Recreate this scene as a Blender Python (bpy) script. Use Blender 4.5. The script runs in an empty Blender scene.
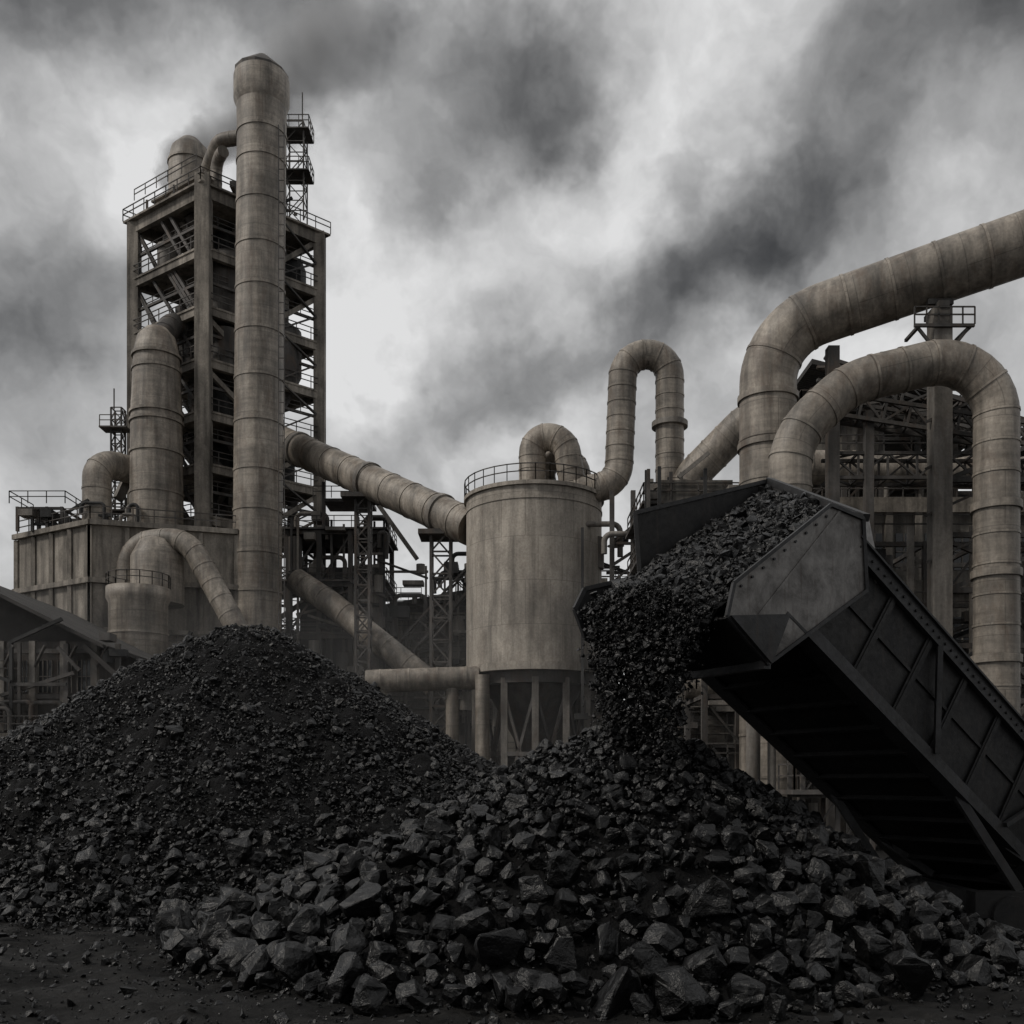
import bpy, bmesh, math, random
import numpy as np
from mathutils import Vector, Matrix, noise
random.seed(7); rng=np.random.default_rng(7)
scene=bpy.context.scene
R=math.radians

# ------------------------------------------------------------------ materials
def mat_new(name):
    m=bpy.data.materials.new(name); m.use_nodes=True
    nt=m.node_tree; b=nt.nodes['Principled BSDF']
    return m,nt,b
def N(nt,t,**k):
    n=nt.nodes.new(t)
    for a,v in k.items(): setattr(n,a,v)
    return n
def L(nt,a,b): nt.links.new(a,b)
def ramp(nt,src,p0,p1,v0,v1):
    r=N(nt,'ShaderNodeMapRange'); r.clamp=True
    L(nt,src,r.inputs[0])
    for i,v in zip((1,2,3,4),(p0,p1,v0,v1)): r.inputs[i].default_value=v
    return r.outputs[0]
def noise_n(nt,vec,scale,detail=5,rough=.55,mapscale=None,dist=0):
    if mapscale:
        mp=N(nt,'ShaderNodeMapping'); mp.inputs['Scale'].default_value=mapscale
        L(nt,vec,mp.inputs[0]); vec=mp.outputs[0]
    n=N(nt,'ShaderNodeTexNoise'); n.inputs['Scale'].default_value=scale
    n.inputs['Detail'].default_value=detail; n.inputs['Roughness'].default_value=rough
    n.inputs['Distortion'].default_value=dist
    L(nt,vec,n.inputs['Vector']); return n.outputs[0]
def mul(nt,a,b,op='MULTIPLY'):
    m=N(nt,'ShaderNodeMath',operation=op)
    for i,s in enumerate((a,b)):
        if isinstance(s,(int,float)): m.inputs[i].default_value=s
        else: L(nt,s,m.inputs[i])
    return m.outputs[0]
def weathered(name,c1,c2,rough=.85,seam=None,streak=.5,bump=.3,metal=0,rust=0,uvstreak=False):
    m,nt,b=mat_new(name)
    tc=N(nt,'ShaderNodeTexCoord'); O=tc.outputs['Object']; U=tc.outputs['UV']
    big=noise_n(nt,O,.22,3,.6)
    mx=N(nt,'ShaderNodeMix',data_type='RGBA'); L(nt,ramp(nt,big,.38,.62,0,1),mx.inputs[0])
    mx.inputs[6].default_value=(*c1,1); mx.inputs[7].default_value=(*c2,1)
    st=noise_n(nt,O,1.3,5,.65,(1,1,.07))
    f=ramp(nt,st,.42,.66,1.05,1-streak)
    st2=noise_n(nt,O,.5,6,.7,(1,1,.5),.4)
    f=mul(nt,f,ramp(nt,st2,.45,.68,1.08,1-streak*.9))
    fine=noise_n(nt,O,6,3,.7); f=mul(nt,f,ramp(nt,fine,.3,.7,.8,1.14))
    if uvstreak:
        s3=noise_n(nt,U,1.0,4,.65,(.25,2.2,1)); f=mul(nt,f,ramp(nt,s3,.4,.7,1.08,.68))
    if seam:
        br=N(nt,'ShaderNodeTexBrick'); L(nt,U,br.inputs['Vector'])
        br.inputs['Scale'].default_value=1; br.inputs['Brick Width'].default_value=seam[0]
        br.inputs['Row Height'].default_value=seam[1]; br.inputs['Mortar Size'].default_value=seam[2]
        br.inputs['Mortar Smooth'].default_value=.6
        br.inputs['Color1'].default_value=(1,1,1,1); br.inputs['Color2'].default_value=(.9,.9,.9,1); br.inputs['Mortar'].default_value=(.62,.62,.62,1)
        sp=N(nt,'ShaderNodeSeparateColor'); L(nt,br.outputs['Color'],sp.inputs[0])
        f=mul(nt,f,sp.outputs[0])
    vm=N(nt,'ShaderNodeVectorMath',operation='SCALE'); L(nt,mx.outputs[2],vm.inputs[0]); L(nt,f,vm.inputs['Scale'])
    out=vm.outputs[0]
    if rust:
        rn=noise_n(nt,O,.9,5,.75,(1,1,.35),.6)
        m2=N(nt,'ShaderNodeMix',data_type='RGBA'); L(nt,ramp(nt,rn,.5,.68,0,rust),m2.inputs[0])
        L(nt,out,m2.inputs[6]); m2.inputs[7].default_value=(.095,.058,.035,1); out=m2.outputs[2]
    L(nt,out,b.inputs['Base Color'])
    b.inputs['Roughness'].default_value=rough; b.inputs['Metallic'].default_value=metal
    bp=N(nt,'ShaderNodeBump'); bp.inputs['Strength'].default_value=bump; bp.inputs['Distance'].default_value=.08
    L(nt,fine,bp.inputs['Height']); L(nt,bp.outputs[0],b.inputs['Normal'])
    return m
M_conc =weathered('weathered_concrete',(.32,.288,.248),(.20,.18,.156),.9,None,.58)
M_tank =weathered('tank_concrete',(.46,.415,.36),(.33,.298,.258),.85,(1.9,3.3,.03),.4,rust=.25)
M_duct =weathered('duct_plate',(.38,.335,.282),(.23,.203,.171),.55,(4.5,2.4,.03),.52,.2,0,.5,True)
M_steel=weathered('dirty_steel',(.12,.112,.106),(.05,.047,.044),.75,None,.5,.2,0,.5)
M_light=weathered('pale_steel',(.27,.25,.225),(.16,.147,.132),.75,None,.5,.2,0,.4)
M_dark =weathered('dark_equipment',(.05,.05,.05),(.025,.025,.025),.8,None,.5,.2)
M_wall =weathered('dusty_cladding',(.25,.233,.208),(.145,.135,.12),.9,None,.58,.25,0,.35)
M_glass,_,b_=mat_new('grimy_window'); b_.inputs['Base Color'].default_value=(.02,.022,.025,1); b_.inputs['Roughness'].default_value=.25
def roofmat():
    m,nt,b=mat_new('corrugated_roof'); tc=N(nt,'ShaderNodeTexCoord'); O=tc.outputs['Object']
    w=N(nt,'ShaderNodeTexWave',wave_type='BANDS',bands_direction='Y'); w.inputs['Scale'].default_value=1.2; L(nt,O,w.inputs['Vector'])
    n=noise_n(nt,O,.6,6,.7)
    r=N(nt,'ShaderNodeValToRGB'); L(nt,n,r.inputs[0])
    r.color_ramp.elements[0].position=.35; r.color_ramp.elements[0].color=(.022,.020,.019,1)
    r.color_ramp.elements[1].position=.7; r.color_ramp.elements[1].color=(.065,.06,.056,1)
    L(nt,r.outputs[0],b.inputs['Base Color']); b.inputs['Roughness'].default_value=.8
    bp=N(nt,'ShaderNodeBump'); bp.inputs['Distance'].default_value=.1; L(nt,w.outputs[1],bp.inputs['Height']); L(nt,bp.outputs[0],b.inputs['Normal'])
    return m
M_roof=roofmat()
def coalmat(name,lo,hi,rough,bscale,bdist,spec,fine=False):
    m,nt,b=mat_new(name); tc=N(nt,'ShaderNodeTexCoord'); O=tc.outputs['Object']
    g=N(nt,'ShaderNodeNewGeometry')
    n1=noise_n(nt,O,bscale,5,.7); n2=noise_n(nt,O,bscale*.2,3,.6)
    src=g.outputs['Random Per Island'] if not fine else n1
    v=mul(nt,ramp(nt,src,0 if not fine else .35,1 if not fine else .7,lo,hi),ramp(nt,n2,.3,.7,.6,1.4))
    c=N(nt,'ShaderNodeCombineColor'); L(nt,v,c.inputs[0]); L(nt,v,c.inputs[1]); L(nt,mul(nt,v,1.06),c.inputs[2])
    L(nt,c.outputs[0],b.inputs['Base Color'])
    L(nt,ramp(nt,n1,.3,.7,rough-.1,rough+.2),b.inputs['Roughness'])
    b.inputs['Specular IOR Level'].default_value=spec
    vo=N(nt,'ShaderNodeTexVoronoi'); vo.inputs['Scale'].default_value=bscale*1.2; L(nt,O,vo.inputs['Vector'])
    h=mul(nt,mul(nt,vo.outputs[0],.6),n1,'ADD')
    bp=N(nt,'ShaderNodeBump'); bp.inputs['Strength'].default_value=.85; bp.inputs['Distance'].default_value=bdist
    L(nt,h,bp.inputs['Height']); L(nt,bp.outputs[0],b.inputs['Normal'])
    return m
M_coal=coalmat('coal_lump',.0015,.007,.33,4,.07,.42)
M_fine=coalmat('coal_fines',.0015,.005,.75,14,.05,.15,True)
def convmat(name,c1,c2,rough,scr):
    m,nt,b=mat_new(name); tc=N(nt,'ShaderNodeTexCoord'); O=tc.outputs['Object']
    n=noise_n(nt,O,1.4,7,.72,None,.5); n2=noise_n(nt,O,9,5,.7); n3=noise_n(nt,O,3,6,.7,(3,1,.3))
    mx=N(nt,'ShaderNodeMix',data_type='RGBA'); L(nt,ramp(nt,n,.4,.65,0,1),mx.inputs[0])
    mx.inputs[6].default_value=(*c1,1); mx.inputs[7].default_value=(*c2,1)
    m2=N(nt,'ShaderNodeMix',data_type='RGBA'); L(nt,ramp(nt,n3,.55,.72,0,scr),m2.inputs[0]); L(nt,mx.outputs[2],m2.inputs[6]); m2.inputs[7].default_value=(.05,.036,.028,1)
    L(nt,m2.outputs[2],b.inputs['Base Color'])
    b.inputs['Metallic'].default_value=.35
    L(nt,ramp(nt,n2,.3,.7,rough-.1,rough+.15),b.inputs['Roughness'])
    bp=N(nt,'ShaderNodeBump'); bp.inputs['Strength'].default_value=.35; bp.inputs['Distance'].default_value=.02
    L(nt,n2,bp.inputs['Height']); L(nt,bp.outputs[0],b.inputs['Normal'])
    return m
M_cdark=convmat('blackened_steel',(.007,.007,.008),(.019,.018,.017),.55,.35)
M_cplate=convmat('worn_plate',(.21,.20,.19),(.065,.06,.056),.46,.75)
M_rail=convmat('conveyor_rail_steel',(.04,.04,.042),(.02,.02,.02),.5,.5)

# ------------------------------------------------------------------ mesh builder
class MB:
    def __init__(s): s.V=[];s.F=[];s.MI=[];s.S=[];s.UV=[];s.mats=[]
    def mi(s,m):
        if m not in s.mats: s.mats.append(m)
        return s.mats.index(m)
    def add(s,vs,fs,m,smooth=False,uvs=None):
        o=len(s.V); s.V+= [tuple(v) for v in vs]; k=s.mi(m)
        for i,f in enumerate(fs):
            s.F.append(tuple(o+j for j in f)); s.MI.append(k); s.S.append(smooth)
            s.UV.append(uvs[i] if uvs else [(0,0)]*len(f))
    def hexa(s,p,m):
        s.add(p,[(0,3,2,1),(4,5,6,7),(0,1,5,4),(1,2,6,5),(2,3,7,6),(3,0,4,7)],m)
    def box(s,x0,x1,y0,y1,z0,z1,m):
        s.hexa([(x0,y0,z0),(x1,y0,z0),(x1,y1,z0),(x0,y1,z0),(x0,y0,z1),(x1,y0,z1),(x1,y1,z1),(x0,y1,z1)],m)
    def beam(s,p,q,w,m,h=None,up=(0,0,1)):
        h=h or w; p=Vector(p);q=Vector(q); d=(q-p)
        if d.length<1e-5: return
        d.normalize(); u=Vector(up)
        if abs(d.dot(u))>.98: u=Vector((0,1,0))
        a=d.cross(u).normalized()*w/2; b=a.cross(d).normalized()*h/2
        s.hexa([p-a-b,p+a-b,q+a-b,q-a-b,p-a+b,p+a+b,q+a+b,q-a+b],m)
    def tube(s,path,r,m,seg=28,cap=True,smooth=True):
        P=[Vector(p) for p in path]; n=len(P)
        rr=r if isinstance(r,(list,tuple)) else [r]*n
        T=[((P[min(i+1,n-1)]-P[max(i-1,0)]).normalized()) for i in range(n)]
        a=Vector((0,0,1)) if abs(T[0].z)<.9 else Vector((1,0,0))
        a=(a-T[0]*a.dot(T[0])).normalized()
        vs=[];Ls=[0]
        for i in range(n):
            if i: Ls.append(Ls[-1]+(P[i]-P[i-1]).length)
            a=(a-T[i]*a.dot(T[i])).normalized(); b=T[i].cross(a)
            for k in range(seg):
                t=2*math.pi*k/seg; vs.append(P[i]+(a*math.cos(t)+b*math.sin(t))*rr[i])
        fs=[];uv=[]; r0=max(rr)
        for i in range(n-1):
            for k in range(seg):
                k2=(k+1)%seg
                fs.append((i*seg+k,i*seg+k2,(i+1)*seg+k2,(i+1)*seg+k))
                u0=2*math.pi*r0*k/seg;u1=2*math.pi*r0*(k+1)/seg
                uv.append([(u0,Ls[i]),(u1,Ls[i]),(u1,Ls[i+1]),(u0,Ls[i+1])])
        s.add(vs,fs,m,smooth,uv)
        if cap:
            s.add(vs[:seg],[tuple(range(seg-1,-1,-1))],m); s.add(vs[-seg:],[tuple(range(seg))],m)
    def cyl(s,x,y,z0,z1,r,m,seg=36): s.tube([(x,y,z0),(x,y,z1)],r,m,seg)
    def ringed(s,path,r,m,step,seg=28,rm=None,rw=.18,ro=1.035,off=0):
        s.tube(path,r,m,seg)
        P=[Vector(p) for p in path]; acc=0; nxt=step*.5+off
        for i in range(len(P)-1):
            d=P[i+1]-P[i]; l=d.length
            while nxt<=acc+l:
                c=P[i]+d*((nxt-acc)/l); t=d.normalized()*rw/2
                s.tube([c-t,c+t],r*ro,rm or m,seg); nxt+=step
            acc+=l
    def rail(s,pts,m,h=1.1,t=.07,step=1.6):
        for a,b in zip(pts[:-1],pts[1:]):
            a=Vector(a);b=Vector(b);n=max(1,int((b-a).length/step))
            for k in (h,h*.55): s.beam(a+Vector((0,0,k)),b+Vector((0,0,k)),t,m)
            for i in range(n+1):
                p=a.lerp(b,i/n); s.beam(p,p+Vector((0,0,h)),t,m)
    def lattice(s,p,q,w,m,t=.16,n=None,d=None):
        p=Vector(p);q=Vector(q);ax=(q-p);ln=ax.length;ax.normalize()
        up=Vector((0,0,1)) if abs(ax.z)<.8 else Vector((0,1,0))
        a=ax.cross(up).normalized()*w/2;b=a.cross(ax).normalized()*(d or w)/2
        C=[a+b,a-b,-a-b,-a+b]; n=n or max(2,int(ln/w/1.1))
        for c in C: s.beam(p+c,q+c,t,m)
        for i in range(n):
            u=p.lerp(q,i/n);v=p.lerp(q,(i+1)/n)
            for k in range(4):
                c,e=C[k],C[(k+1)%4]
                if i%2: c,e=e,c
                s.beam(u+c,v+e,t*.6,m); s.beam(v+c,v+e,t*.6,m)
    def obj(s,name,parent=None,origin=None):
        me=bpy.data.meshes.new(name)
        V=np.array(s.V)
        if origin is None:
            origin=Vector(((V[:,0].min()+V[:,0].max())/2,(V[:,1].min()+V[:,1].max())/2,V[:,2].min()))
        V=V-np.array(origin)
        me.from_pydata(V.tolist(),[],s.F)
        for m in s.mats: me.materials.append(m)
        me.polygons.foreach_set('material_index',s.MI); me.polygons.foreach_set('use_smooth',s.S)
        uv=me.uv_layers.new(name='UVMap')
        flat=np.array([c for f in s.UV for p in f for c in p],dtype=np.float32); uv.data.foreach_set('uv',flat)
        me.update()
        o=bpy.data.objects.new(name,me); scene.collection.objects.link(o); o.location=origin
        if parent: o.parent=parent; o.matrix_parent_inverse=Matrix.Translation(-Vector(parent.location))
        return o
def empty(name,loc):
    e=bpy.data.objects.new(name,None); scene.collection.objects.link(e); e.location=loc; return e
def fillet(pts,rad,n=8):
    P=[Vector(p) for p in pts]; out=[P[0]]
    rads=rad if isinstance(rad,(list,tuple)) else [rad]*(len(P)-2)
    for i in range(1,len(P)-1):
        d1=(P[i]-P[i-1]).normalized();d2=(P[i+1]-P[i]).normalized()
        th=d1.angle(d2)
        if th<.02: out.append(P[i]);continue
        c=min(rads[i-1]*math.tan(th/2),(P[i]-P[i-1]).length*.49 if i>1 else 1e9,(P[i+1]-P[i]).length*.49 if i<len(P)-2 else 1e9)
        A=P[i]-d1*c;Bp=P[i]+d2*c;w=math.cos(th/2)
        for k in range(n+1):
            t=k/n; a=(1-t)**2;b=2*w*t*(1-t);e=t*t
            out.append((A*a+P[i]*b+Bp*e)/(a+b+e))
    out.append(P[-1]); return out
def clutter(b,x0,x1,y0,y1,z0,z1,n,rr,mats=(M_steel,M_dark,M_light),size=1.0):
    for _ in range(n):
        x=rr.uniform(x0,x1);y=rr.uniform(y0,y1);z=rr.uniform(z0,z1);m=rr.choice(mats);k=rr.random();s=size
        if k<.2: a,c,d=[rr.uniform(.3,1.1)*s for _ in range(3)]; b.box(x-a,x+a,y-c,y+c,z,z+d,m)
        elif k<.35: r=rr.uniform(.2,.7)*s; b.cyl(x,y,z,min(z1,z+rr.uniform(1,3.5)*s),r,m,16)
        elif k<.65: b.beam((x,y,z),(min(x1,x+rr.uniform(2,7)*s),y,z+rr.choice((0,0,1.5,-1.5))),.22,m)
        elif k<.76:
            p=fillet([(x,y,z),(x,y,z+1.5*s),(min(x1,x+3*s),y,z+1.5*s),(min(x1,x+3*s),y,z-1*s)],.6*s,5); b.tube(p,.22*s,m,12)
        elif k<.9: b.beam((x,y,z0),(x,y,z1),.2,m)
        else: b.rail([(x,y,z),(min(x1,x+4*s),y,z)],m,t=.06)
def frame(b,x0,x1,y0,y1,zs,nx,ny,m,cw=.5,bw=.4,brace=.4,slab=True,rr=random,rails=True,slabm=None,panel=0,panelm=None):
    xs=[x0+(x1-x0)*i/nx for i in range(nx+1)]; ys=[y0+(y1-y0)*i/ny for i in range(ny+1)]
    for x in xs:
        for y in ys: b.box(x-cw/2,x+cw/2,y-cw/2,y+cw/2,zs[0],zs[-1]+.01,m)
    for li,z in enumerate(zs[1:]):
        for y in ys: b.box(x0-cw*.3,x1+cw*.3,y-bw*.4,y+bw*.4,z-bw,z-.013,m)
        for x in xs: b.box(x-bw*.35,x+bw*.35,y0,y1,z-bw*.9,z-.023,m)
        if slab: b.box(x0-.6,x1+.6,y0-.6,y1+.6,z,z+.18,slabm or m)
        if rails: b.rail([(x0-.5,y1,z+.2),(x0-.5,y0-.5,z+.2),(x1+.5,y0-.5,z+.2),(x1+.5,y1,z+.2)],M_steel)
        zl=zs[li]
        for i in range(nx):
            q=rr.random()
            if q<brace:
                a,c=(xs[i],xs[i+1]) if rr.random()<.5 else (xs[i+1],xs[i])
                b.beam((a,y0,zl),(c,y0,z-bw),bw*.45,m)
            elif q<brace+panel:
                b.box(xs[i]+cw/2,xs[i+1]-cw/2,y0-.05,y0+.1,zl+.19,zl+(z-zl)*rr.choice((.5,.97)),panelm or M_wall)

# ------------------------------------------------------------------ ground
def gz(x,y):
    return (.05*np.sin(x*.9+.4*y)*np.sin(y*1.1)+.03*np.sin(x*3.1+1.7*y)+.022*np.sin(5.3*y-2.1*x+np.sin(x*2.2)*1.4)+.015*np.sin(9.1*x+4*y))*np.exp(-np.maximum(0,y-30)/15)
def axis_pts(a,b,st,lo,hi):
    c=list(np.arange(a,b,st)); s=st;x=c[-1]
    while x<hi: s*=1.25;x+=s;c.append(x)
    s=st;x=c[0];d=[]
    while x>lo: s*=1.25;x-=s;d.append(x)
    return np.array(d[::-1]+c)
def fill(me,V,F):
    k=F.shape[1]
    me.vertices.add(len(V)); me.vertices.foreach_set('co',V.astype(np.float32).ravel())
    me.loops.add(F.size); me.loops.foreach_set('vertex_index',F.astype(np.int32).ravel())
    me.polygons.add(len(F)); me.polygons.foreach_set('loop_start',(np.arange(len(F))*k).astype(np.int32))
    me.update(calc_edges=True); me.validate()
def grid_mesh(name,X,Y,Z,mat,smooth=True,parent=None):
    h,w=X.shape; me=bpy.data.meshes.new(name)
    V=np.stack([X,Y,Z],-1).reshape(-1,3)
    idx=np.arange(h*w).reshape(h,w)
    F=np.stack([idx[:-1,:-1],idx[:-1,1:],idx[1:,1:],idx[1:,:-1]],-1).reshape(-1,4)
    fill(me,V,F); me.materials.append(mat)
    me.polygons.foreach_set('use_smooth',np.full(len(F),smooth)); me.update()
    o=bpy.data.objects.new(name,me); scene.collection.objects.link(o)
    if parent: o.parent=parent; o.matrix_parent_inverse=Matrix.Translation(-Vector(parent.location))
    return o
xs=axis_pts(-12,12,.09,-3000,3000); ys=axis_pts(8,26,.09,-200,5000)
X,Y=np.meshgrid(xs,ys); Z=gz(X,Y)
nz=np.zeros_like(Z)
for i,j in np.argwhere((abs(X)<14)&(Y<30)&(Y>5)): nz[i,j]=noise.fractal(Vector((X[i,j]*1.6,Y[i,j]*1.6,0)),.8,2,5)*.05
Z=Z+nz-.03
def groundmat():
    m,nt,b=mat_new('coal_dust_dirt'); tc=N(nt,'ShaderNodeTexCoord'); O=tc.outputs['Object']
    n=noise_n(nt,O,.5,7,.65); n2=noise_n(nt,O,7,7,.75); n3=noise_n(nt,O,1.2,6,.6,(.35,2.2,1))
    r=N(nt,'ShaderNodeValToRGB'); L(nt,mul(nt,mul(nt,n,n3,'ADD'),.5),r.inputs[0])
    e=r.color_ramp.elements; e[0].position=.42;e[0].color=(.0045,.0045,.0045,1);e[1].position=.64;e[1].color=(.024,.0228,.0215,1)
    v=N(nt,'ShaderNodeVectorMath',operation='SCALE'); L(nt,r.outputs[0],v.inputs[0]); L(nt,ramp(nt,n2,.3,.7,.4,1.6),v.inputs['Scale'])
    L(nt,v.outputs[0],b.inputs['Base Color']); L(nt,ramp(nt,n,.35,.65,.95,.6),b.inputs['Roughness'])
    b.inputs['Specular IOR Level'].default_value=.2
    bp=N(nt,'ShaderNodeBump'); bp.inputs['Strength'].default_value=1; bp.inputs['Distance'].default_value=.1
    L(nt,n2,bp.inputs['Height']); L(nt,bp.outputs[0],b.inputs['Normal']); return m
M_ground=groundmat()
grid_mesh('ground',X,Y,Z,M_ground)

# ------------------------------------------------------------------ rocks
def templates(n,npts,bev,seed,rough=0):
    rr=random.Random(seed); out=[]
    for _ in range(n):
        bm=bmesh.new()
        for k in range(npts+rr.randint(-2,3)):
            v=Vector((rr.gauss(0,1),rr.gauss(0,1),rr.gauss(0,1))).normalized()*rr.uniform(.84,1.06)
            bm.verts.new(v)
        bmesh.ops.convex_hull(bm,input=bm.verts[:])
        bmesh.ops.dissolve_limit(bm,angle_limit=R(16),verts=bm.verts[:],edges=bm.edges[:])
        if bev: bmesh.ops.bevel(bm,geom=bm.edges[:],offset=bev,segments=1,affect='EDGES',clamp_overlap=True)
        bmesh.ops.triangulate(bm,faces=bm.faces[:])
        if rough:
            bmesh.ops.subdivide_edges(bm,edges=[e for e in bm.edges if e.calc_length()>.33],cuts=1)
            bmesh.ops.triangulate(bm,faces=bm.faces[:])
            for v in bm.verts: v.co*=1+rough*noise.fractal(v.co*2.2+Vector((seed+_*3.1,0,0)),.8,2,3)
        bm.verts.index_update()
        V=np.array([v.co[:] for v in bm.verts]);F=np.array([[v.index for v in f.verts] for f in bm.faces]); bm.free()
        out.append((V,F))
    return out
TB=templates(30,16,.07,3,.16); TS=templates(14,10,0,5)
def rocks(name,P,Rr,T,mat,parent,aniso=(.6,1.25)):
    n=len(P); q=rng.normal(size=(n,4)); q/=np.linalg.norm(q,axis=1)[:,None]
    w,x,y,z=q.T
    Mx=np.stack([1-2*(y*y+z*z),2*(x*y-z*w),2*(x*z+y*w),2*(x*y+z*w),1-2*(x*x+z*z),2*(y*z-x*w),2*(x*z-y*w),2*(y*z+x*w),1-2*(x*x+y*y)],-1).reshape(n,3,3)
    S=rng.uniform(aniso[0],aniso[1],size=(n,3))*Rr[:,None]; k=rng.integers(0,len(T),n)
    Vs=[];Fs=[];o=0
    for t,(tv,tf) in enumerate(T):
        I=np.where(k==t)[0]
        if not len(I): continue
        v=tv[None]*S[I][:,None,:]; v=np.einsum('nij,nvj->nvi',Mx[I],v)+P[I][:,None,:]
        f=tf[None]+(np.arange(len(I))*len(tv))[:,None,None]+o
        Vs.append(v.reshape(-1,3));Fs.append(f.reshape(-1,3));o+=len(I)*len(tv)
    me=bpy.data.meshes.new(name); fill(me,np.concatenate(Vs),np.concatenate(Fs)); me.materials.append(mat)
    me.polygons.foreach_set('use_smooth',np.zeros(len(me.polygons),dtype=bool)); me.update()
    ob=bpy.data.objects.new(name,me); scene.collection.objects.link(ob)
    if parent: ob.parent=parent; ob.matrix_parent_inverse=Matrix.Translation(-Vector(parent.location))
    return ob
def pile_fn(cx,cy,H,RL,RR,RF,RB,seed,e=.05,toe=.035):
    def h(x,y):
        dx=x-cx;dy=y-cy
        rx=np.where(dx<0,RL,RR);ry=np.where(dy<0,RF,RB)
        t=np.sqrt((dx/rx)**2+(dy/ry)**2)
        ph=np.arctan2(dy,dx)
        t=t*(1+.035*np.sin(3*ph+seed)+.02*np.sin(7*ph+seed*2)+.012*np.sin(17*ph+t*3))
        q=1-np.sqrt(t*t+e*e)
        s=toe*np.logaddexp(0,q/toe)
        return H*s/(1-e)+.10*np.sin(1.3*x+seed)*np.sin(1.1*y+2*seed)*np.clip(q*4,0,1)+.04*np.sin(4*x+2*y)*np.clip(q*4,0,1), t
    return h
hA=pile_fn(-8.5,32,7.95,14.2,13.6,11.2,13,1.3,.08)
hB=pile_fn(2.4,19,4.15,8.3,6.2,5.7,7,4.1,.05,.05)
def make_pile(h,cx,cy,ex,name,res,nbig,rbig,sig,rcap,nsm,rsm,nf,rf,ymax,noiseamp,outer,lift,tgrav):
    par=empty(name,(cx,cy,0))
    xs=np.linspace(cx-ex[0],cx+ex[1],res);ys=np.linspace(cy-ex[2],cy+ex[3],res);X,Y=np.meshgrid(xs,ys)
    Z,t=h(X,Y); nn=np.array([noise.fractal(Vector((a*1.5,b*1.5,cx)),.7,2.1,5) for a,b in zip(X.ravel(),Y.ravel())]).reshape(X.shape)
    Z=Z-.06+nn*noiseamp*np.clip((1.08-t)*6,0,1)-np.clip(t-1.05,0,1)*.6
    Z=np.where(t>1.02,np.minimum(Z,gz(X,Y)-.12),Z)
    grid_mesh('coal_fines',X,Y,Z,M_fine,True,par)
    C=np.zeros((nbig,4));n=0;tries=0
    while n<nbig and tries<nbig*18:
        tries+=1
        x=cx+rng.uniform(-ex[0],ex[1]);y=cy+rng.uniform(-ex[2],ymax)
        z,t=h(np.array(x),np.array(y)); z=float(z);t=float(t)
        if t>outer: continue
        if t>1.0 and rng.random()<(t-1.0)/(outer-1.0)*1.1: continue
        r=min(rcap,rbig(t,z)*math.exp(rng.normal()*sig)*(1 if tries<nbig*4 else .66))
        if n:
            d2=(C[:n,0]-x)**2+(C[:n,1]-y)**2
            if np.any(d2<((C[:n,3]+r)*.78)**2): continue
        C[n]=(x,y,max(z,float(gz(x,y)))+r*rng.uniform(*lift),r);n+=1
    C=C[:n]; print(name,'big',n)
    rocks('coal_lumps',C[:,:3],C[:,3],TB,M_coal,par,(.78,1.2))
    def scat(nm,nn_,rr_,T,out,tmax):
        x=cx+rng.uniform(-ex[0],ex[1],nn_*2);y=cy+rng.uniform(-ex[2],ymax,nn_*2);z,t=h(x,y)
        keep=(t<out)&((t<1)|(rng.random(len(t))>(t-1)/(out-1)))&(rng.random(len(t))>np.clip((t-tmax)*2.5,0,.75))
        x,y,z,t=[a[keep][:nn_] for a in (x,y,z,t)]
        r=rr_(t)*np.exp(rng.normal(size=len(x))*.35)
        z=np.maximum(z,gz(x,y))+r*rng.uniform(-.1,.6,len(x))
        rocks(nm,np.stack([x,y,z],-1),r,T,M_coal,par)
    scat('coal_cobbles',nsm,rsm,TS,outer,tgrav)
    scat('coal_gravel',nf,rf,TS,outer+.06,tgrav)
    return par
make_pile(hB,2.4,19,(10,8,8,8),'coal_pile',230,2300,lambda t,z:.075+.285*min(1,t)**1.3,.28,.46,4500,lambda t:.045+.06*np.clip(t,0,1),20000,lambda t:.022+.02*np.clip(t,0,1),4,.12,1.12,(.15,.8),.35)
make_pile(hA,-8.5,32,(15.5,15,12.5,14),'coal_pile',330,1300,lambda t,z:.08+.16*min(1,t)**3,.38,.36,13000,lambda t:.045+.05*np.clip(t,0,1)**2,42000,lambda t:.028+.015*np.clip(t,0,1),3,.2,1.05,(.0,.5),2)
n=14000; x=rng.uniform(-12,13,n);y=8+rng.random(n)**1.0*16
r=np.exp(rng.normal(size=n)*.75)*.019
rocks('loose_gravel',np.stack([x,y,gz(x,y)+r*.2-.02],-1),r,TS,M_coal,None)

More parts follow.
